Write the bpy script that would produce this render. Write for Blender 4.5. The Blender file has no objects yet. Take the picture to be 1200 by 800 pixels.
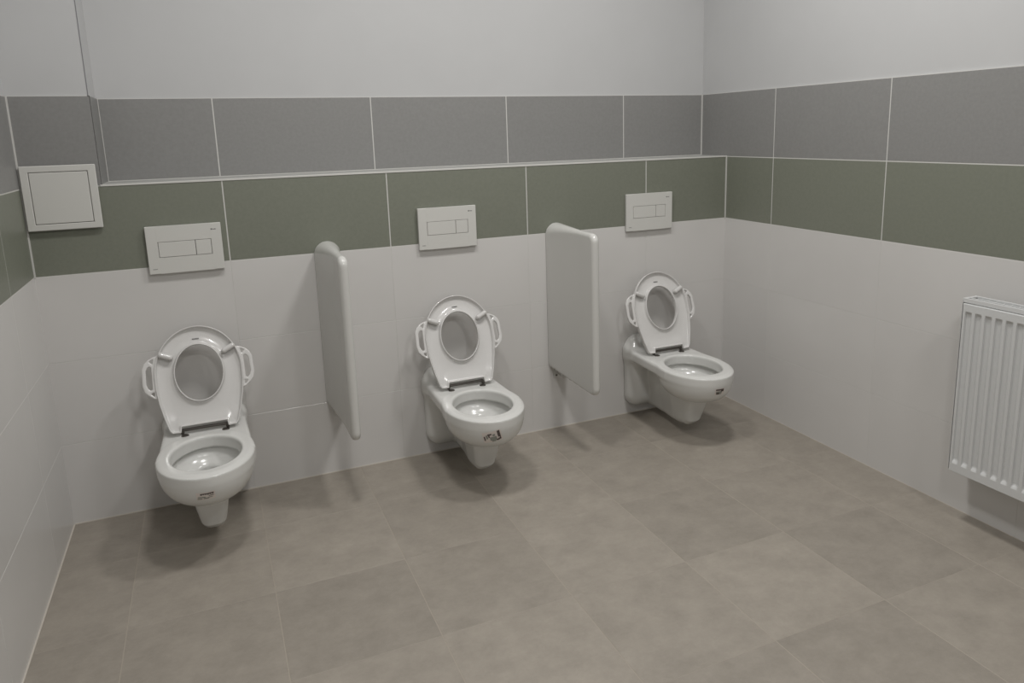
import bpy, math, random
import numpy as np
from mathutils import Matrix, Vector
from mathutils.bvhtree import BVHTree

S = bpy.context.scene
COL = S.collection
random.seed(7)

# ------------------------------------------------------------------ camera
cam_d = bpy.data.cameras.new('camera')
cam = bpy.data.objects.new('camera', cam_d)
COL.objects.link(cam)
cam.location = (0.5572, -2.8910, 1.3354)
cam.rotation_euler = (1.3729, 0.0268, -0.4164)
cam_d.sensor_width = 36.0
cam_d.lens = 864.88 / 1200 * 36
cam_d.shift_x = -25.0 / 1200
cam_d.shift_y = -72.74 / 1200
cam_d.clip_start = 0.02
S.camera = cam

# ------------------------------------------------------------------ world, exposure
w = bpy.data.worlds.new('world')
S.world = w
w.use_nodes = True
w.node_tree.nodes['Background'].inputs[0].default_value = (0.8, 0.85, 0.9, 1)
w.node_tree.nodes['Background'].inputs[1].default_value = 0.05
S.view_settings.view_transform = 'Standard'
S.view_settings.look = 'None'
S.view_settings.gamma = 1.0
S.view_settings.use_curve_mapping = False
S.view_settings.exposure = -0.07

# ------------------------------------------------------------------ room numbers (metres)
W = 2.84          # inner width (right wall)
D = 0.1986        # depth of the recess above the ledge
A = 0.234         # width of the flush pier in the left corner
H1, H2, H3 = 0.900, 1.1942, 1.4905   # white / green / grey tile tops
T = 0.594         # tile pitch along the wall
TR = 0.2975
G0 = 0.609        # first seam on the back wall
R0 = 0.320        # first seam on the right wall (distance from back wall)
L0 = 0.334        # first seam on the left wall
YF = -4.2         # wall behind the camera
HC = 2.90         # ceiling

# ceiling lights: (x, y, energy); rear pair added for fill and softness
LIGHTS = [(0.95, -1.05, 19), (2.00, -1.05, 22), (0.95, -3.10, 16), (2.00, -3.10, 16)]
LSIZE = 0.28


def area(name, x, y, e, parent):
    d = bpy.data.lights.new(name, 'AREA')
    d.shape = 'SQUARE'
    d.size = LSIZE
    d.energy = e
    d.color = (1.0, 0.985, 0.965)
    o = bpy.data.objects.new(name, d)
    COL.objects.link(o)
    o.parent = parent
    o.location = (0, 0, -0.052)
    return o


# ------------------------------------------------------------------ materials
def mat(name, col, rough=0.5, coat=0.0, metal=0.0, spec=0.5):
    m = bpy.data.materials.new(name)
    m.use_nodes = True
    b = m.node_tree.nodes['Principled BSDF']
    b.inputs['Base Color'].default_value = (*col, 1)
    b.inputs['Roughness'].default_value = rough
    b.inputs['Metallic'].default_value = metal
    b.inputs['Coat Weight'].default_value = coat
    b.inputs['Coat Roughness'].default_value = 0.05
    b.inputs['Specular IOR Level'].default_value = spec
    return m


def tex_mat(name, c1, c2, scale, rough, bump=0.0, bscale=200, detail=6, rnd=0.0, patch=0.0, spec=0.5, stretch=(1, 1, 1)):
    """two-tone noise, per-object tone shift, optional fine relief"""
    m = mat(name, c1, rough, spec=spec)
    nt = m.node_tree
    N, L = nt.nodes, nt.links
    b = N['Principled BSDF']
    tc = N.new('ShaderNodeTexCoord')
    oi = N.new('ShaderNodeObjectInfo')
    add = N.new('ShaderNodeVectorMath'); add.operation = 'MULTIPLY_ADD'
    cmb = N.new('ShaderNodeCombineXYZ')
    L.new(oi.outputs['Random'], cmb.inputs[0]); L.new(oi.outputs['Random'], cmb.inputs[1])
    L.new(cmb.outputs[0], add.inputs[0]); add.inputs[1].default_value = (37, 91, 0)
    mp = N.new('ShaderNodeMapping'); mp.inputs['Scale'].default_value = stretch
    L.new(tc.outputs['Object'], mp.inputs[0])
    L.new(mp.outputs[0], add.inputs[2])
    n = N.new('ShaderNodeTexNoise'); n.inputs['Scale'].default_value = scale; n.inputs['Detail'].default_value = detail
    n.inputs['Roughness'].default_value = 0.62 if detail < 10 else 0.78
    L.new(add.outputs[0], n.inputs['Vector'])
    r = N.new('ShaderNodeValToRGB')
    r.color_ramp.elements[0].position = 0.32; r.color_ramp.elements[0].color = (*c1, 1)
    r.color_ramp.elements[1].position = 0.68; r.color_ramp.elements[1].color = (*c2, 1)
    L.new(n.outputs['Fac'], r.inputs[0])
    src = r.outputs[0]
    hsv = N.new('ShaderNodeHueSaturation')
    mr = N.new('ShaderNodeMapRange')
    mr.inputs['To Min'].default_value = 1 - rnd; mr.inputs['To Max'].default_value = 1 + rnd
    L.new(oi.outputs['Random'], mr.inputs['Value'])
    L.new(mr.outputs[0], hsv.inputs['Value'])
    L.new(src, hsv.inputs['Color'])
    L.new(hsv.outputs[0], b.inputs['Base Color'])
    if bump:
        n2 = N.new('ShaderNodeTexNoise'); n2.inputs['Scale'].default_value = bscale; n2.inputs['Detail'].default_value = 3
        L.new(add.outputs[0], n2.inputs['Vector'])
        bp = N.new('ShaderNodeBump'); bp.inputs['Strength'].default_value = bump; bp.inputs['Distance'].default_value = 0.001
        L.new(n2.outputs['Fac'], bp.inputs['Height'])
        L.new(bp.outputs[0], b.inputs['Normal'])
    return m


M = {}
M['white_tile'] = tex_mat('white_tile', (.605, .592, .575), (.625, .612, .595), 3, .22, .05, 25, rnd=.006)
M['green_tile'] = tex_mat('green_tile', (.184, .194, .156), (.204, .214, .174), 90, .42, .10, 160, rnd=.02)
M['grey_tile'] = tex_mat('grey_tile', (.230, .228, .222), (.256, .254, .247), 90, .42, .10, 160, rnd=.02)
M['floor_tile'] = tex_mat('floor_tile', (.252, .226, .192), (.345, .310, .265), 8, .52, .25, 70, detail=14, rnd=.07, stretch=(1, 1.15, 1))
M['wall_grout'] = mat('wall_grout', (.58, .575, .55), .8)
M['floor_grout'] = mat('floor_grout', (.36, .32, .27), .85)
M['floor_seal'] = mat('floor_seal', (.56, .52, .46), .6)
M['paint'] = tex_mat('white_paint', (.485, .487, .487), (.50, .502, .502), 4, .75, .12, 300)
M['ceramic'] = mat('glazed_ceramic', (.66, .658, .636), .2, .12)
M['seat_plastic'] = mat('seat_plastic', (.64, .63, .615), .18, .4)
M['panel_plastic'] = mat('panel_plastic', (.60, .595, .565), .35)
M['partition'] = mat('partition_plastic', (.60, .595, .57), .26, .2)
M['radiator'] = mat('radiator_enamel', (.60, .605, .60), .3)
M['ledge'] = mat('ledge_capping', (.40, .40, .38), .5)
M['bead'] = mat('corner_bead', (.22, .22, .23), .5)
M['gap_shade'] = mat('gap_shade', (.05, .048, .045), .7)  # near-black stands in for the shade inside narrow gaps
M['print_grey'] = mat('grey_print', (.14, .14, .14), .5)
M['hinge'] = mat('hinge_metal', (.10, .09, .08), .35, metal=.5)
M['label_paper'] = mat('label_paper', (.66, .60, .56), .5)
M['label_ink'] = mat('label_ink', (.085, .065, .06), .45)
M['label_glue'] = mat('label_residue', (.26, .27, .24), .6)
wm = mat('toilet_water', (.80, .82, .80), .02)
wm.node_tree.nodes['Principled BSDF'].inputs['Transmission Weight'].default_value = .95
wm.node_tree.nodes['Principled BSDF'].inputs['IOR'].default_value = 1.33
M['water'] = wm


# ------------------------------------------------------------------ helpers
def link(name, me, m=None, parent=None, loc=(0, 0, 0), rot=None):
    if m is not None and not me.materials:
        me.materials.append(m)
    o = bpy.data.objects.new(name, me)
    COL.objects.link(o)
    o.parent = parent
    o.location = loc
    if rot is not None:
        o.rotation_euler = rot
    return o


def mesh(name, vs, fs, smooth=False):
    me = bpy.data.meshes.new(name)
    me.from_pydata([tuple(map(float, v)) for v in vs], [], [tuple(map(int, f)) for f in fs])
    me.validate()
    me.update()
    if smooth:
        me.shade_smooth()
    return me


class MB:
    def __init__(s):
        s.v, s.f = [], []

    def box(s, x0, x1, y0, y1, z0, z1, bev=0.0):
        """box; with bev its twelve edges are chamfered"""
        c = ((x0 + x1) / 2, (y0 + y1) / 2, (z0 + z1) / 2)
        h = (abs(x1 - x0) / 2, abs(y1 - y0) / 2, abs(z1 - z0) / 2)
        if bev <= 0:
            b = len(s.v)
            for i in (-1, 1):
                for j in (-1, 1):
                    for k in (-1, 1):
                        s.v.append((c[0] + i * h[0], c[1] + j * h[1], c[2] + k * h[2]))
            for q in ((0, 1, 3, 2), (4, 6, 7, 5), (0, 4, 5, 1), (2, 3, 7, 6), (0, 2, 6, 4), (1, 5, 7, 3)):
                s.f.append([b + t for t in q])
            return s
        bev = min(bev, min(h) * .95)
        idx = {}
        b = len(s.v)
        n = 0
        for i in (-1, 1):
            for j in (-1, 1):
                for k in (-1, 1):
                    for ax in range(3):
                        p = [h[0] - bev, h[1] - bev, h[2] - bev]
                        p[ax] = h[ax]
                        s.v.append((c[0] + i * p[0], c[1] + j * p[1], c[2] + k * p[2]))
                        idx[(i, j, k, ax)] = b + n
                        n += 1
        for sg in (-1, 1):
            for ax, (a1, a2) in enumerate(((1, 2), (0, 2), (0, 1))):
                q = []
                for u, v_ in ((-1, -1), (1, -1), (1, 1), (-1, 1)):
                    t = [0, 0, 0]; t[ax] = sg; t[a1] = u; t[a2] = v_
                    q.append(idx[(*t, ax)])
                if (sg > 0) == (ax == 1):
                    q.reverse()
                s.f.append(q)
        for ax in range(3):
            a1, a2 = [t for t in range(3) if t != ax]
            for u in (-1, 1):
                for v_ in (-1, 1):
                    def k_(e, face):
                        t = [0, 0, 0]; t[ax] = e; t[a1] = u; t[a2] = v_
                        return idx[(*t, face)]
                    s.f.append([k_(-1, a1), k_(1, a1), k_(1, a2), k_(-1, a2)])
        for i in (-1, 1):
            for j in (-1, 1):
                for k in (-1, 1):
                    s.f.append([idx[(i, j, k, t)] for t in range(3)])
        return s

    def tube(s, p, q, r, n=12, r2=None):
        p, q = Vector(p), Vector(q)
        r2 = r if r2 is None else r2
        d = (q - p).normalized()
        u = d.orthogonal().normalized()
        v = d.cross(u)
        b = len(s.v)
        for c, rr in ((p, r), (q, r2)):
            for i in range(n):
                a = 2 * math.pi * i / n
                s.v.append(tuple(c + (u * math.cos(a) + v * math.sin(a)) * rr))
        for i in range(n):
            j = (i + 1) % n
            s.f.append([b + i, b + j, b + n + j, b + n + i])
        s.f.append([b + i for i in range(n)][::-1])
        s.f.append([b + n + i for i in range(n)])
        return s

    def mesh(s, name, smooth=False):
        me = mesh(name, s.v, s.f, smooth)
        import bmesh
        bm = bmesh.new(); bm.from_mesh(me)
        bmesh.ops.recalc_face_normals(bm, faces=bm.faces)
        bm.to_mesh(me); bm.free()
        return me

    def build(s, name, m, parent=None, loc=(0, 0, 0), rot=None, smooth=False):
        return link(name, s.mesh(name, smooth), m, parent, loc, rot)


def struct(name, mb, m):
    o = mb.build(name, m)
    o['kind'] = 'structure'
    return o


def empty(name, loc):
    o = bpy.data.objects.new(name, None)
    o.empty_display_size = .1
    COL.objects.link(o)
    o.location = loc
    return o


def tag(o, label, cat, group=None):
    o['label'] = label
    o['category'] = cat
    if group:
        o['group'] = group


# ---- signed distance shapes turned into smooth meshes (surface nets)
def surface_net(fn, lo, hi, h):
    nx, ny, nz = [int(math.ceil((hi[i] - lo[i]) / h)) + 1 for i in range(3)]
    X, Y, Z = np.meshgrid(lo[0] + h * np.arange(nx), lo[1] + h * np.arange(ny), lo[2] + h * np.arange(nz), indexing='ij')
    F = fn(X, Y, Z)
    ins = F < 0
    cnt = np.zeros((nx - 1, ny - 1, nz - 1), int)
    for i in (0, 1):
        for j in (0, 1):
            for k in (0, 1):
                cnt += ins[i:nx - 1 + i, j:ny - 1 + j, k:nz - 1 + k]
    act = (cnt > 0) & (cnt < 8)
    ci = np.argwhere(act)
    idx = -np.ones(act.shape, int)
    idx[act] = np.arange(len(ci))
    P = np.zeros((len(ci), 3)); n = np.zeros(len(ci))
    cor = [(i, j, k) for i in (0, 1) for j in (0, 1) for k in (0, 1)]
    for a in cor:
        for b in cor:
            if sum(abs(a[t] - b[t]) for t in range(3)) != 1 or a > b:
                continue
            fa = F[ci[:, 0] + a[0], ci[:, 1] + a[1], ci[:, 2] + a[2]]
            fb = F[ci[:, 0] + b[0], ci[:, 1] + b[1], ci[:, 2] + b[2]]
            m = (fa < 0) != (fb < 0)
            t = np.where(m, fa / np.where(m, fa - fb, 1), 0)[:, None]
            p = np.array(a) * (1 - t) + np.array(b) * t
            P += p * m[:, None]; n += m
    V = np.array(lo) + h * (ci + P / n[:, None])
    Q = []
    for ax in range(3):
        s0 = [slice(None)] * 3; s1 = [slice(None)] * 3
        s0[ax] = slice(0, -1); s1[ax] = slice(1, None)
        a, b = ins[tuple(s0)], ins[tuple(s1)]
        e = np.argwhere(a != b)
        o1, o2 = [t for t in range(3) if t != ax]
        lim = (nx, ny, nz)
        e = e[(e[:, o1] > 0) & (e[:, o2] > 0) & (e[:, o1] < lim[o1] - 1) & (e[:, o2] < lim[o2] - 1)]
        inside_first = a[e[:, 0], e[:, 1], e[:, 2]]
        def c_(d1, d2):
            c = e.copy(); c[:, o1] += d1; c[:, o2] += d2
            return idx[c[:, 0], c[:, 1], c[:, 2]]
        q = np.stack([c_(-1, -1), c_(0, -1), c_(0, 0), c_(-1, 0)], 1)
        flip = inside_first if ax == 1 else ~inside_first
        q[flip] = q[flip][:, ::-1]
        Q.append(q)
    return V, np.concatenate(Q)


def net_mesh(name, fn, lo, hi, h, smooth_it=2):
    V, Q = surface_net(fn, lo, hi, h)
    if smooth_it:                      # light Laplacian to remove the grid's ripple
        E = np.concatenate([Q[:, [0, 1]], Q[:, [1, 2]], Q[:, [2, 3]], Q[:, [3, 0]]])
        deg = np.bincount(E.ravel(), minlength=len(V))[:, None]
        for _ in range(smooth_it):
            for lam in (.5, -.52):
                acc = np.zeros_like(V)
                for t in range(3):
                    acc[:, t] = np.bincount(E[:, 0], V[E[:, 1], t], len(V)) + np.bincount(E[:, 1], V[E[:, 0], t], len(V))
                V = V + lam * (acc / deg - V)
    me = bpy.data.meshes.new(name)
    me.vertices.add(len(V)); me.vertices.foreach_set('co', V.ravel())
    me.loops.add(len(Q) * 4); me.loops.foreach_set('vertex_index', Q.ravel().astype(np.int32))
    me.polygons.add(len(Q))
    me.polygons.foreach_set('loop_start', np.arange(0, len(Q) * 4, 4, dtype=np.int32))
    me.update(calc_edges=True)
    me.validate()
    me.shade_smooth()
    return me


def smin(a, b, k):
    h = np.clip(.5 + .5 * (b - a) / k, 0, 1)
    return b * (1 - h) + a * h - k * h * (1 - h)


def smax(a, b, k):
    return -smin(-a, -b, k)


def sd_box(x, y, z, c, h, r):
    qx, qy, qz = abs(x - c[0]) - h[0] + r, abs(y - c[1]) - h[1] + r, abs(z - c[2]) - h[2] + r
    return np.sqrt(np.maximum(qx, 0) ** 2 + np.maximum(qy, 0) ** 2 + np.maximum(qz, 0) ** 2) + np.minimum(np.maximum(qx, np.maximum(qy, qz)), 0) - r


def sd_poly(px, py, poly):
    d = np.full(px.shape, 1e9); s = np.ones(px.shape)
    n = len(poly)
    for i in range(n):
        a, b = poly[i], poly[i - 1]
        ex, ey = b[0] - a[0], b[1] - a[1]
        wx, wy = px - a[0], py - a[1]
        t = np.clip((wx * ex + wy * ey) / (ex * ex + ey * ey), 0, 1)
        d = np.minimum(d, (wx - ex * t) ** 2 + (wy - ey * t) ** 2)
        c1 = py >= a[1]; c2 = py < b[1]; c3 = ex * wy > ey * wx
        s = np.where((c1 & c2 & c3) | (~c1 & ~c2 & ~c3), -s, s)
    return s * np.sqrt(d)


def sd_ell(x, y, cx, cy, a, b):
    x, y = (x - cx), (y - cy)
    k0 = np.sqrt((x / a) ** 2 + (y / b) ** 2) + 1e-9
    k1 = np.sqrt((x / a ** 2) ** 2 + (y / b ** 2) ** 2) + 1e-9
    return k0 * (k0 - 1) / k1


# ------------------------------------------------------------------ the room shell
TH = .008          # tile thickness
GR = .0006         # grout recess behind the tile face

b = MB()
b.box(-.2, W + .2, .006, .45, -.1, H2 - .012)                # lower wall with the cistern boxing
b.box(-.2, A - .006, .006, .45, H2 - .012, HC)               # pier in the left corner
b.box(A - .006, W + .2, D + .006, .45, H2 - .012, HC)        # recessed upper wall
wall_back = struct('wall_back', b, M['paint'])
b = MB().box(W + .006, W + .2, YF - .2, .45, -.1, HC)
wall_right = struct('wall_right', b, M['paint'])
b = MB().box(-.2, -.006, YF - .2, .45, -.1, HC)
wall_left = struct('wall_left', b, M['paint'])
b = MB().box(-.2, W + .2, YF - .2, YF, -.1, HC)
wall_front = struct('wall_front', b, M['paint'])
b = MB().box(-.2, W + .2, YF - .2, .45, -.2, -.006)
floor = struct('floor', b, M['floor_grout'])
b = MB().box(-.2, W + .2, YF - .2, .45, HC, HC + .15)
ceiling = struct('ceiling', b, M['paint'])

# grout beds
MB().box(0, W, GR, .007, .0, H2 - .001).box(0, A - GR, GR, .007, H2 - .001, H3).box(A - .007, A - GR, GR, D + GR, H2, H3).box(
    A - GR, W, D + GR, D + .007, H2, H3).build('grout', M['wall_grout'], wall_back)
MB().box(W + GR, W + .007, YF, D, 0, H3).build('grout', M['wall_grout'], wall_right)
MB().box(-.007, -GR, YF, 0, 0, H3).build('grout', M['wall_grout'], wall_left)

TILES = {}


def tile_mesh(wd, ht, m, th=TH, ch=.0005):
    """tile lying in the xz plane, front face on y=0 looking along -y, chamfered front rim"""
    key = (round(wd, 4), round(ht, 4), m)
    if key not in TILES:
        v = [(0, th, 0), (wd, th, 0), (wd, th, ht), (0, th, ht),
             (0, ch, 0), (wd, ch, 0), (wd, ch, ht), (0, ch, ht),
             (ch, 0, ch), (wd - ch, 0, ch), (wd - ch, 0, ht - ch), (ch, 0, ht - ch)]
        f = [(8, 9, 10, 11), (4, 5, 9, 8), (5, 6, 10, 9), (6, 7, 11, 10), (7, 4, 8, 11),
             (0, 1, 5, 4), (1, 2, 6, 5), (2, 3, 7, 6), (3, 0, 4, 7), (3, 2, 1, 0)]
        me = mesh('tile', v, f)
        me.materials.append(M[m])
        TILES[key] = me
    return TILES[key]


def lay(parent, u0, u1, seams, z0, z1, m, place, gap):
    """a row of tiles between u0 and u1"""
    cuts = [u0] + [s for s in seams if u0 + .012 < s < u1 - .012] + [u1]
    for a, c in zip(cuts, cuts[1:]):
        g = gap / 2
        me = tile_mesh(c - a - gap, z1 - z0 - gap, m)
        loc, rz = place(a + g, c - g)
        # a hair of lippage from tile to tile, as laid by hand
        link('tile', me, None, parent, (loc[0], loc[1], z0 + g), (0, 0, rz))


rows_white = [(0, TR + .003), (TR + .003, 2 * TR + .004), (2 * TR + .004, H1)]
sb = [G0 + T * k for k in range(5)]
back = lambda a, c: ((a, 0), 0)
for z0, z1 in rows_white:
    lay(wall_back, 0, W, sb, z0, z1, 'white_tile', back, .0012)
lay(wall_back, 0, W, sb, H1, H2, 'green_tile', back, .0042)
lay(wall_back, 0, A, [], H2, H3, 'grey_tile', back, .003)
lay(wall_back, A, W, sb, H2 + .004, H3, 'grey_tile', lambda a, c: ((a, D), 0), .0042)
lay(wall_back, TH, D, [], H2 + .004, H3, 'grey_tile', lambda a, c: ((A, a), math.pi / 2), .0015)
sr = [R0 + T * k for k in range(8)]
right = lambda a, c: ((W, -a), -math.pi / 2)
for z0, z1 in rows_white:
    lay(wall_right, 0, -YF, sr, z0, z1, 'white_tile', right, .0012)
lay(wall_right, 0, -YF, sr, H1, H2, 'green_tile', right, .0042)
lay(wall_right, -D, -YF, sr, H2, H3, 'grey_tile', right, .0042)
sl = [L0 + T * k for k in range(8)]
left = lambda a, c: ((0, -c), math.pi / 2)
for z0, z1 in rows_white:
    lay(wall_left, 0, -YF, sl, z0, z1, 'white_tile', left, .0012)
lay(wall_left, 0, -YF, sl, H1, H2, 'green_tile', left, .0042)
lay(wall_left, 0, -YF, sl, H2, H3, 'grey_tile', left, .0042)

# ledge: white capping with an edge profile
MB().box(A, W, .001, D, H2 - .003, H2 + .003).build('ledge_cap', M['ledge'], wall_back)
MB().box(A - .006, W, -.002, .006, H2 - .003, H2 + .0035, .001).build('edge_profile', M['panel_plastic'], wall_back)
MB().box(A - .006, A - .0035, .0045, .0085, H3, HC, .0008).build('corner_bead', M['bead'], wall_back)
# light sealant along the foot of the walls and in the inner corners
MB().box(0, W, -.0035, .001, 0, .003).build('sealant', M['floor_seal'], wall_back)
MB().box(W - .0015, W + .001, YF, -.002, 0, .0015).build('sealant', M['floor_seal'], wall_right)
MB().box(-.001, .0035, YF, -.002, 0, .003).build('sealant', M['floor_seal'], wall_left)
MB().box(0, .0022, -.0022, 0, .003, H1).build('corner_joint', M['white_tile'], wall_left)
MB().box(W - .0022, W, -.0022, 0, .003, H1).build('corner_joint', M['white_tile'], wall_right)
MB().box(0, .0045, -.0045, 0, H1, H2).box(0, .0045, -.0045, 0, H2, H3).build('corner_joint', M['wall_grout'], wall_left)
MB().box(W - .0045, W, -.0045, 0, H1, H2).build('corner_joint', M['wall_grout'], wall_right)
MB().box(W - .0045, W, D - .0045, D, H2, H3).build('corner_joint', M['wall_grout'], wall_right)

# floor tiles, 40 x 40 cm
FT = (.3955, .407)


def floor_tile(w_, d_):
    key = ('f', round(w_, 3), round(d_, 3))
    if key not in TILES:
        ch = .0004
        v = [(0, 0, -.009), (w_, 0, -.009), (w_, d_, -.009), (0, d_, -.009),
             (0, 0, -ch), (w_, 0, -ch), (w_, d_, -ch), (0, d_, -ch),
             (ch, ch, 0), (w_ - ch, ch, 0), (w_ - ch, d_ - ch, 0), (ch, d_ - ch, 0)]
        f = [(8, 9, 10, 11), (4, 5, 9, 8), (5, 6, 10, 9), (6, 7, 11, 10), (7, 4, 8, 11),
             (0, 1, 5, 4), (1, 2, 6, 5), (2, 3, 7, 6), (3, 0, 4, 7), (3, 2, 1, 0)]
        me = mesh('tile', v, f)
        me.materials.append(M['floor_tile'])
        TILES[key] = me
    return TILES[key]


MB().box(0, W, YF, 0, -.006, -.0004).build('grout', M['floor_grout'], floor)
fx = [0] + [.226 + FT[0] * k for k in range(7)] + [W]
fy = [0] + [-.338 - FT[1] * k for k in range(10)] + [YF]
g = .0025
for i in range(len(fx) - 1):
    for j in range(len(fy) - 1):
        x0, x1, y1, y0 = fx[i] + g / 2, fx[i + 1] - g / 2, fy[j] - g * .2, fy[j + 1] + g * .2
        if x1 - x0 < .02 or y1 - y0 < .02:
            continue
        link('tile', floor_tile(x1 - x0, y1 - y0), None, floor, (x0, y0, 0))

# ------------------------------------------------------------------ ceiling lights (above the frame; the rear two are added fill)
for n_, (x, y, e) in enumerate(LIGHTS):
    lamp = empty('ceiling_light', (x, y, HC))
    where = ['over the left toilets', 'over the right toilets', 'added as fill at the left behind the viewer', 'added as fill at the right behind the viewer'][n_]
    tag(lamp, 'square white surface mounted ceiling light ' + where, 'ceiling light', 'ceiling lights')
    MB().box(-.16, .16, -.16, .16, -.045, 0, .004).build('housing', M['panel_plastic'], lamp)
    area('lamp_glow', 0, 0, e, lamp)

# ------------------------------------------------------------------ access panel
t = empty('access_panel', (0.0062, -.006,  1.0555))
tag(t, 'square white plastic access panel on the wall in the upper left corner', 'access panel')
pw, ph = .2165, .2125
b = MB()
b.box(0, .024, -.011, -.002, 0, ph, .002).box(pw - .024, pw, -.011, -.002, 0, ph, .002)
b.box(.02, pw - .02, -.011, -.002, 0, .021, .002).box(.02, pw - .02, -.011, -.002, ph - .021, ph, .002)
b.build('frame', M['panel_plastic'], t)
MB().box(.010, pw - .010, -.002, .0058, .006, ph - .006).box(.02, pw - .02, -.004, -.001, .018, ph - .018).build('gap_shade_plate', M['gap_shade'], t)  # backing coloured dark to imitate the shadow in the panel's gaps
MB().box(.0255, pw - .0255, -.0112, -.003, .0225, ph - .0225, .0015).build('door', M['panel_plastic'], t)

# ------------------------------------------------------------------ flush plates
def flush_plate(x, label):
    t = empty('flush_plate', (x, 0, .8775))
    tag(t, label, 'flush plate', 'dual flush plates above the toilets')
    hw, hh, y0 = .1225, .168, -.017
    bx = (-.085, .034, .085)
    z0, z1 = .058, .111
    b = MB()
    b.box(-hw, bx[0] - .0012, y0, -.003, 0, hh, .0016).box(bx[2] + .0012, hw, y0, -.003, 0, hh, .0016)
    b.box(bx[0] - .0026, bx[2] + .0026, y0, -.003, 0, z0 - .0012, .0004).box(bx[0] - .0026, bx[2] + .0026, y0, -.003, z1 + .0012, hh, .0004)
    b.build('cover', M['panel_plastic'], t)
    MB().box(-hw + .004, hw - .004, -.0045, -.0002, .004, hh - .004).build('gap_shade_plate', M['gap_shade'], t)  # dark sheet imitates shade in the slits around the buttons
    MB().box(bx[0], bx[1] - .0008, y0 + .0003, -.004, z0, z1, .0012).build('button', M['panel_plastic'], t)
    MB().box(bx[1] + .0008, bx[2], y0 + .0003, -.004, z0, z1, .0012).build('button', M['panel_plastic'], t)
    # tiny grey print: a dot and a line of lettering top right, a line bottom left
    b = MB()
    yy = y0 - .0002
    b.box(.0885, .0935, yy, y0 + .0001, .1435, .1485).build('emblem', M['print_grey'], t)
    b = MB()
    for k, (dx, hgt) in enumerate(((.0955, .0035), (.0985, .0028), (.1012, .0035), (.104, .0028))):
        b.box(dx, dx + .0018, yy, y0 + .0001, .1443, .1443 + hgt)
    b.box(.0955, .1058, yy, y0 + .0001, .1441, .1449)
    b.build('lettering', M['print_grey'], t)
    b = MB().box(-.110, -.096, yy, y0 + .0001, .0163, .0170)
    for k in range(5):
        b.box(-.110 + k * .003, -.108 + k * .003, yy, y0 + .0001, .0165, .0187)
    b.build('lettering', M['print_grey'], t)


flush_plate(.466, 'white rectangular dual flush plate above the left toilet, beside the access panel')
flush_plate(1.4375, 'white rectangular dual flush plate above the middle toilet, between the two partitions')
flush_plate(2.400, 'white rectangular dual flush plate above the right toilet, nearest the far corner')


# ------------------------------------------------------------------ toilets
ZR = .326


def bowl_sdf(x, Y, z):
    ax = abs(x)
    # deck seen from above: straight flanks, elliptical nose
    hw = .136 + .011 * np.clip((Y - .03) / .3, 0, 1)
    plan_b = np.maximum(ax - hw, Y - .36)
    plan_e = sd_ell(x, Y, 0, .355, .147, .188)
    plan = smin(plan_b, plan_e, .012)
    zc, zh, r = ZR - .0235, .0235, .012
    qx, qz = plan + r, abs(z - zc) - zh + r
    deck = np.sqrt(np.maximum(qx, 0) ** 2 + np.maximum(qz, 0) ** 2) + np.minimum(np.maximum(qx, qz), 0) - r
    # belly
    rho = np.sqrt((x / .149) ** 2 + ((Y - .362) / np.where(Y > .362, .190, .178)) ** 2)
    dz = np.maximum(ZR - .02 - z, 0) / .128
    k = (rho ** 2.5 + dz ** 2.5) ** (1 / 2.5)
    belly = np.maximum((k - 1) * .13, z - (ZR - .006))
    d = smin(deck, belly, .012)
    # trap way: side profile extruded, tapering down and forward
    prof = sd_poly(Y, z, [(-.05, .034), (.20, .036), (.30, .041), (.345, .049), (.375, .072), (.395, .13), (.415, .20), (.40, .27), (-.05, .27)])
    hw2 = .036 + .020 * np.clip((z - .05) / .13, 0, 1) - .012 * np.clip((.26 - Y) / .10, 0, 1)
    trap = smax(prof, ax - hw2, .03)
    # shroud that meets the wall
    fl = sd_box(x, Y, z, (0, .0, .215), (.137, .070, .174), .062)
    d = smin(d, fl, .042)
    d = smin(d, trap, .012)
    # hollow: hole through the rim, wider bowl below, sump
    hole = np.maximum(sd_ell(x, Y, 0, .354, .1095, .1425), (ZR - .050) - z)
    dzi = (z - (ZR - .045)) / np.where(z > ZR - .045, .03, .080)
    cav = (np.sqrt((x / .130) ** 2 + ((Y - .352) / np.where(Y > .352, .166, .151)) ** 2 + dzi ** 2) - 1) * .08
    cav = np.maximum(cav, z - (ZR - .044))
    sump = np.sqrt(x ** 2 + (Y - .275) ** 2 + ((z - .185) / 1.3) ** 2) - .042
    inner = smin(smin(hole, cav, .0015), sump, .02)
    d = np.where(z > ZR - .025, smax(d, -inner, .010), smax(d, -inner, .003))
    return np.maximum(d, .001 - Y)


bowl_me = net_mesh('bowl', bowl_sdf, (-.172, -.006, .016), (.172, .572, .412), .004, 3)
bowl_me.vertices.foreach_get('co', (buf := np.zeros(len(bowl_me.vertices) * 3, np.float32)))
buf = buf.reshape(-1, 3); buf[:, 1] *= -1
bowl_me.vertices.foreach_set('co', buf.ravel())
bowl_me.flip_normals()
bowl_me.update()
bowl_me.materials.append(M['ceramic'])
bvh = BVHTree.FromPolygons([tuple(v.co) for v in bowl_me.vertices], [tuple(p.vertices) for p in bowl_me.polygons])

# seat: X across, S from hinge to front, N out of its underside
SC = .194


def seat_2d(X, Sx):
    ax = abs(X)
    pts = []
    for i in range(0, 41):
        a = math.pi * i / 40
        pts.append((.1435 * math.cos(a), SC + .166 * math.sin(a)))
    pts += [(-.1425, .150), (-.136, .100), (-.124, .045), (-.112, .004), (-.104, -.006), (-.076, -.008),
            (-.073, .012), (.073, .012), (.076, -.008), (.104, -.006), (.112, .004), (.124, .045), (.136, .100), (.1425, .150)]
    return sd_poly(X, Sx, pts)


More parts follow.
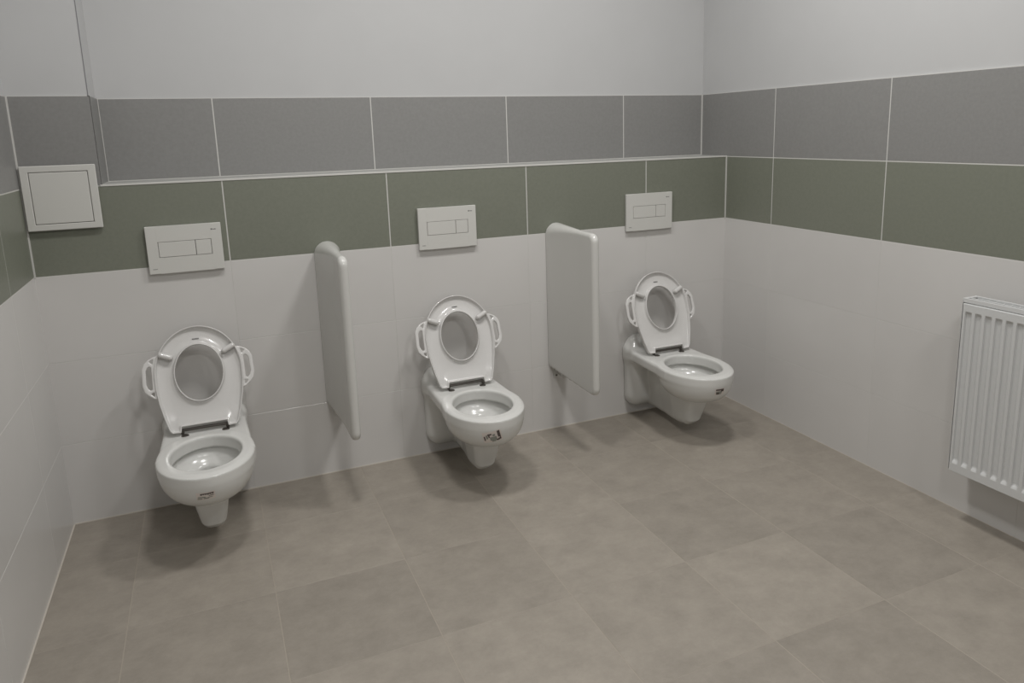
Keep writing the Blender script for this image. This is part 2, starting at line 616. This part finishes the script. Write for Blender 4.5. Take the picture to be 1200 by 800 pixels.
def seat_sdf(X, Sx, N):
    X2, S2 = X[:, :, 0], Sx[:, :, 0]
    out = seat_2d(X2, S2) + .0
    hol = sd_ell(X2, S2, 0, SC, .0775, .0985)
    e_out = -out
    e_in = hol
    # underside relief: raised rims, hollow channel between
    chan = np.minimum(e_out, e_in)
    lip = 1 - 1 / (1 + np.exp(-(chan - .0055) / .0009))
    tt = np.clip(e_out, 0, 1) / (np.clip(e_out, 0, 1) + np.clip(e_in, 0, 1) + 1e-6)
    rise = .0055 + .0065 * (2 * tt - 1) ** 2 + .004 * np.exp(-((S2 - .02) / .04) ** 2)
    ht = rise + (.0225 - rise) * lip
    back = .004 * np.clip(1 - chan / .02, 0, 1) ** 2
    plan = np.maximum(out, -hol)
    P3, H3_, B3 = plan[:, :, None], ht[:, :, None], back[:, :, None]
    body = smax(smax(P3, (N - H3_) * .55, .002), B3 - N, .003)
    # handles
    ax = abs(X2)
    hp = sd_poly(ax, S2, [(.125, .270), (.142, .267), (.160, .258), (.172, .246), (.180, .228), (.1815, .170), (.176, .148), (.165, .136), (.148, .122), (.125, .118)])
    slot = sd_poly(ax, S2, [(.151, .232), (.157, .236), (.164, .230), (.168, .220), (.1695, .174), (.165, .161), (.158, .153), (.152, .156)])
    t1 = sd_poly(ax, S2, [(.143, .259), (.1545, .2525), (.146, .2445)]) - .0008
    t2 = sd_poly(ax, S2, [(.147, .144), (.157, .141), (.148, .131)]) - .0008
    hd = np.maximum(np.maximum(hp - .001, -np.minimum(slot, np.minimum(t1, t2))), -hol)
    hd = np.maximum(hd, .002 - e_out * 0 + np.where(out < -.006, .01, -.01))   # keep it outside the ring
    H = smax(smax(hd[:, :, None], N - .0165, .003), .004 - N, .003)
    return smin(body, H, .002)


seat_me = net_mesh('seat', seat_sdf, (-.190, -.014, -.004), (.190, .366, .030), .0021, 2)
seat_me.materials.append(M['seat_plastic'])

# small rubber buffers on the seat's underside (shared)
def buffer_mesh():
    def f(x, y, z):
        q = np.abs(x) - .0155
        return np.sqrt(np.maximum(q, 0) ** 2 + y ** 2 + np.minimum(z - .010, 0) ** 2 * .0 + np.maximum(z - .0150, 0) ** 2) - .0095
    return net_mesh('buffer', lambda x, y, z: np.maximum(f(x, y, z), .002 - z), (-.028, -.014, -.001), (.028, .014, .028), .0015, 1)


buffer_me = buffer_mesh()
buffer_me.materials.append(M['seat_plastic'])
water_me = mesh('water', [(.070 * math.cos(a), -.298 + .078 * math.sin(a), .214) for a in [2 * math.pi * k / 40 for k in range(40)]], [list(range(40))])
water_me.materials.append(M['water'])
hm = MB().tube((-.072, -.158, .3415), (.072, -.158, .3415), .0052, 12)
for sx in (-1, 1):
    hm.box(sx * .0735 - .006, sx * .0735 + .006, -.165, -.150, .3275, .346, .003)
hinge_me = hm.mesh('hinge'); hinge_me.materials.append(M['hinge'])
bolt_me = MB().tube((0, 0, 0), (0, 0, .0035), .0135, 20, .0115).tube((0, 0, .003), (0, 0, .0055), .006, 6).mesh('bolt_cap')
bolt_me.materials.append(M['hinge'])

TH_S = .343
seat_mat = Matrix(((1, 0, 0), (0, math.sin(TH_S), -math.cos(TH_S)), (0, math.cos(TH_S), math.sin(TH_S)))).to_4x4()
seat_mat.translation = Vector((0, -.1555, .340))


def patch(name, m, parent, c, d, ang, u0, u1, v0, v1, off):
    """thin sticker following the bowl: centre ray from c along d, rectangle u,v turned by ang"""
    hit, n, _, _ = bvh.ray_cast(Vector(c), Vector(d))
    n = n if n.dot(Vector(d)) < 0 else -n
    up = Vector((0, 0, 1)); ux = up.cross(n).normalized(); vx = n.cross(ux)
    ca, sa = math.cos(ang), math.sin(ang)
    U, V_ = ux * ca + vx * sa, -ux * sa + vx * ca
    nu = nv = 6
    vs, fs = [], []
    for i in range(nu + 1):
        for j in range(nv + 1):
            p = hit + U * (u0 + (u1 - u0) * i / nu) + V_ * (v0 + (v1 - v0) * j / nv)
            h2, n2, _, _ = bvh.ray_cast(p + n * .03, -n)
            q = (h2 if h2 else p) + n * off
            vs.append(tuple(q))
    k = nv + 1
    for i in range(nu):
        for j in range(nv):
            fs.append((i * k + j, (i + 1) * k + j, (i + 1) * k + j + 1, i * k + j + 1))
    return link(name, mesh(name, vs, fs, True), m, parent)


def ink(parent, name, m, c, d, ang, rects, off):
    """several small printed marks joined as one flat print"""
    hit, n, _, _ = bvh.ray_cast(Vector(c), Vector(d))
    n = n if n.dot(Vector(d)) < 0 else -n
    up = Vector((0, 0, 1)); ux = up.cross(n).normalized(); vx = n.cross(ux)
    ca, sa = math.cos(ang), math.sin(ang)
    U, V_ = ux * ca + vx * sa, -ux * sa + vx * ca
    vs, fs = [], []
    for (u0, u1, v0, v1) in rects:
        b0 = len(vs)
        for i in range(3):
            for j in range(3):
                p = hit + U * (u0 + (u1 - u0) * i / 2) + V_ * (v0 + (v1 - v0) * j / 2)
                h2, _, _, _ = bvh.ray_cast(p + n * .03, -n)
                vs.append(tuple((h2 if h2 else p) + n * off))
        for i in range(2):
            for j in range(2):
                fs.append((b0 + i * 3 + j, b0 + (i + 1) * 3 + j, b0 + (i + 1) * 3 + j + 1, b0 + i * 3 + j + 1))
    return link(name, mesh(name, vs, fs, True), m, parent)


def make_toilet(x, label, sticker):
    t = empty('toilet', (x, 0, 0))
    tag(t, label, 'toilet', 'wall hung toilets in a row')
    link('bowl', bowl_me, None, t)
    link('water', water_me, None, t)
    s = link('seat', seat_me, None, t)
    s.matrix_local = seat_mat
    for sx, cx, cs, an in ((-1, -.102, .264, -.42), (1, .103, .266, .46)):
        bf = link('buffer', buffer_me, None, s, (cx, cs, .0085), (0, 0, an))
    mk = MB()
    mk.box(-.012, .0098, .3133, .3141, .008, .0089)
    for k in range(6):
        mk.box(-.012 + k * .0038, -.0092 + k * .0038, .3135, .3165, .008, .0089)
    mk.build('lettering', M['print_grey'], s)
    link('hinge', hinge_me, None, t)
    for sx in (-1, 1):
        link('bolt_cap', bolt_me, None, t, (sx * .066, -.174, ZR - .0008))
    c, d, ang, kind = sticker
    random.seed(kind)
    if kind == 1:
        st = patch('sticker', M['label_paper'], t, c, d, ang, -.024, .030, -.014, .016, .0006)
        r = [(-.012 + k * .0066, -.0068 + k * .0066, .006 + random.uniform(0, .002), .012) for k in range(6)] + [(-.012, .027, .0095, .0125), (.012, .026, .001, .0035)]
        ink(st, 'printing', M['label_ink'], c, d, ang, r, .0010)
        ink(st, 'glue_residue', M['label_glue'], c, d, ang, [(-.022, -.008, -.011, -.007), (-.020, .002, -.004, .000), (-.004, .012, -.010, -.005), (.010, .022, -.006, -.003)], .0009)
    elif kind == 2:
        st = patch('sticker', M['label_paper'], t, c, d, ang, -.034, .034, -.024, .024, .0006)
        r = [(.020, .030, -.019, .021), (.012, .022, -.021, -.013), (-.031, -.026, -.012, .008), (-.016, -.001, .010, .016), (-.014, -.009, .000, .010)]
        ink(st, 'printing', M['label_ink'], c, d, ang, r, .0010)
        r = [(-.010, .015, -.016, .001), (-.005, .010, -.023, -.015), (.002, .011, .003, .012), (-.023, -.016, -.005, .012)]
        ink(st, 'smudge', M['label_glue'], c, d, ang, r, .0009)
    else:
        st = patch('sticker', M['label_paper'], t, c, d, ang, -.023, .022, -.017, .013, .0006)
        r = [(-.020, .018, .004, .0105), (.004, .018, -.002, .005), (-.016, -.002, -.015, -.005)]
        ink(st, 'printing', M['label_ink'], c, d, ang, r, .0010)
        ink(st, 'smudge', M['label_glue'], c, d, ang, [(-.018, .010, -.010, .001), (-.006, .008, -.015, -.006)], .0009)
    return t


make_toilet(.465, 'white wall hung toilet with raised seat nearest the left wall, left of both partitions',
            ((-.012, -.9, .257), (0, 1, 0), .0, 1))
make_toilet(1.437, 'white wall hung toilet with raised seat in the middle, between the two partitions',
            ((-.033, -.9, .262), (0, 1, 0), .22, 2))
make_toilet(2.408, 'white wall hung toilet with raised seat nearest the far right corner',
            ((-.005, -.9, .266), (0, 1, 0), .0, 3))


# ------------------------------------------------------------------ partitions
def partition_sdf(x, Y, z):
    f = np.clip(Y / .26, 0, 1)
    hw = .0168 + .0335 * (1 - f) ** 1.6
    z0, z1 = .262 + .006 * np.clip(1 - Y / .30, 0, 1), .945 - .010 * f
    zc, zh = (z0 + z1) / 2, (z1 - z0) / 2
    # outline in the Y-z plane with rounded outer corners
    qy, qz, r = Y - .372 + .035, abs(z - zc) - zh + .035, .035
    o = np.sqrt(np.maximum(qy, 0) ** 2 + np.maximum(qz, 0) ** 2) + np.minimum(np.maximum(qy, qz), 0) - r
    # full rounding of the rim
    rr = hw
    a, b_ = abs(x) - hw + rr, o + rr
    d = np.sqrt(np.maximum(a, 0) ** 2 + np.maximum(b_, 0) ** 2) + np.minimum(np.maximum(a, b_), 0) - rr
    # lower rim is cut flat and hollow
    d = smax(d, (.268 + .004 * np.clip(1 - Y / .28, 0, 1)) - z, .004)
    hollow = np.maximum(np.maximum(abs(x) - (hw - .006), Y - .345), z - .33)
    hollow = np.maximum(hollow, .004 - Y)
    d = np.maximum(d, -hollow)
    return np.maximum(d, .0008 - Y)


part_me = net_mesh('shell', partition_sdf, (-.056, -.006, .250), (.056, .382, .956), .004, 3)
part_me.vertices.foreach_get('co', (buf := np.zeros(len(part_me.vertices) * 3, np.float32)))
buf = buf.reshape(-1, 3); buf[:, 1] *= -1
part_me.vertices.foreach_set('co', buf.ravel()); part_me.flip_normals(); part_me.update()
part_me.materials.append(M['partition'])
for x, label in ((.955, 'white moulded plastic partition with rounded nose between the left and middle toilets'),
                 (1.929, 'white moulded plastic partition with rounded nose between the middle and right toilets')):
    t = empty('partition', (x, 0, .26))
    tag(t, label, 'partition', 'partitions between the toilets')
    link('shell', part_me, None, t, (0, 0, -.26))
    b = MB().box(-.026, .026, -.004, -.0005, -.018, .05, .001).box(-.004, .004, -.06, -.003, -.006, .05, .001)
    b.build('bracket', M['partition'], t)
    MB().tube((-.012, -.0035, -.008), (-.012, -.0065, -.008), .004, 10).build('screw', M['hinge'], t)

# ------------------------------------------------------------------ radiator
XR = W - .100          # plane of the front panel
y0r, nr, pr = -1.3325, 30, .0334
y1r = y0r - nr * pr - .012
t = empty('radiator', (W, (y0r + y1r) / 2, .18))
tag(t, 'white ribbed steel panel radiator hanging on the right wall', 'radiator')


def rad_panel(name, xf, thick, parent):
    ys, dep = [y0r, y0r - .0008], [.0015, 0]
    for k in range(nr):
        a = y0r - .006 - k * pr
        for dy, dd in ((.002, 0), (.0036, .0070), (.0062, .0082), (.0165, .0075), (.0205, .0050), (.026, 0)):
            ys.append(a - dy); dep.append(dd)
    ys += [y1r + .0008, y1r]; dep += [0, .0015]
    zs = [.1835, .1850, .2120, .2160, .2230, .2270, .7195, .7235, .7300, .7330, .7560, .7575]
    zf = [0, 0, 0, .25, .85, 1, 1, .85, .25, 0, 0, 0]
    zd = [.0015, 0, 0, 0, 0, 0, 0, 0, 0, 0, 0, .0015]
    vs, fs = [], []
    nz = len(zs)
    for y, d in zip(ys, dep):
        edge = d == .0015
        for z, f_, e in zip(zs, zf, zd):
            vs.append((xf + (d if edge else d * f_) + (0 if edge else e), y, z))
    n = len(ys)
    for i in range(n - 1):
        for j in range(nz - 1):
            fs.append((i * nz + j, (i + 1) * nz + j, (i + 1) * nz + j + 1, i * nz + j + 1))
    off = len(vs)
    for y in (y0r, y1r):
        for z in (zs[0], zs[-1]):
            vs.append((xf + thick, y, z))
    a, b_, c, d_ = off, off + 1, off + 2, off + 3
    fs.append((a, b_, d_, c))
    fs.append([i * nz for i in range(n)][::-1] + [a, c])
    fs.append([i * nz + nz - 1 for i in range(n)] + [d_, b_])
    fs.append([j for j in range(nz)] + [b_, a])
    fs.append([(n - 1) * nz + j for j in range(nz)][::-1] + [c, d_])
    m = MB(); m.v = [(v[0] - W, v[1] - (y0r + y1r) / 2, v[2] - .18) for v in vs]; m.f = [list(q) for q in fs]
    return m.build(name, M['radiator'], parent)


rad_panel('front_panel', XR, .012, t)
yc = (y0r + y1r) / 2
hl = (y0r - y1r) / 2


def rb(mb, x0, x1, ya, yb, z0, z1, bev=0.):
    return mb.box(x0 - W, x1 - W, ya - yc, yb - yc, z0 - .18, z1 - .18, bev)


rb(MB(), W - .050, W - .040, y1r, y0r, .1835, .7575, .002).build('rear_panel', M['radiator'], t)
b = MB()
for k in range(60):      # convector fins between the panels
    ya = y0r - .012 - k * (2 * hl - .024) / 60
    rb(b, XR + .0125, W - .0505, ya - .0006, ya, .24, .72)
fin = b.build('fins', M['radiator'], t); fin['kind'] = 'stuff'
b = MB()
rb(b, XR + .004, W - .036, y0r + .0048, y0r + .0064, .186, .770, .0004)
b.build('side_cover', M['radiator'], t)
b = MB()
rb(b, XR + .008, W - .036, y1r - .0036, y1r - .0022, .186, .770, .0004)
b.build('side_cover', M['radiator'], t)
b = MB()
rb(b, XR + .006, XR + .0105, y1r - .004, y0r + .0064, .760, .7745, .001)
rb(b, W - .040, W - .0355, y1r - .004, y0r + .0064, .760, .7745, .001)
rb(b, XR + .010, W - .038, y0r - .004, y0r + .0064, .768, .7740, .001)
rb(b, XR + .010, W - .038, y1r - .004, y1r + .004, .768, .7740, .001)
rb(b, XR + .030, XR + .0335, y1r, y0r, .766, .7725, .0006)
tg = b.build('top_grille', M['radiator'], t)
b = MB()
for k in range(40):
    ya = y0r - .020 - k * (2 * hl - .03) / 40
    rb(b, XR + .010, W - .039, ya - .003, ya, .764, .768)
b.build('grille_bars', M['radiator'], tg)['kind'] = 'stuff'
rb(MB(), XR + .008, W - .040, y1r + .004, y0r - .004, .1860, .1885).build('bottom_rail', M['radiator'], t)
for yy in (y0r - .15, y1r + .15):
    b = MB(); rb(b, W - .041, W - .0002, yy - .012, yy + .012, .24, .70, .001)
    b.build('wall_bracket', M['radiator'], t)
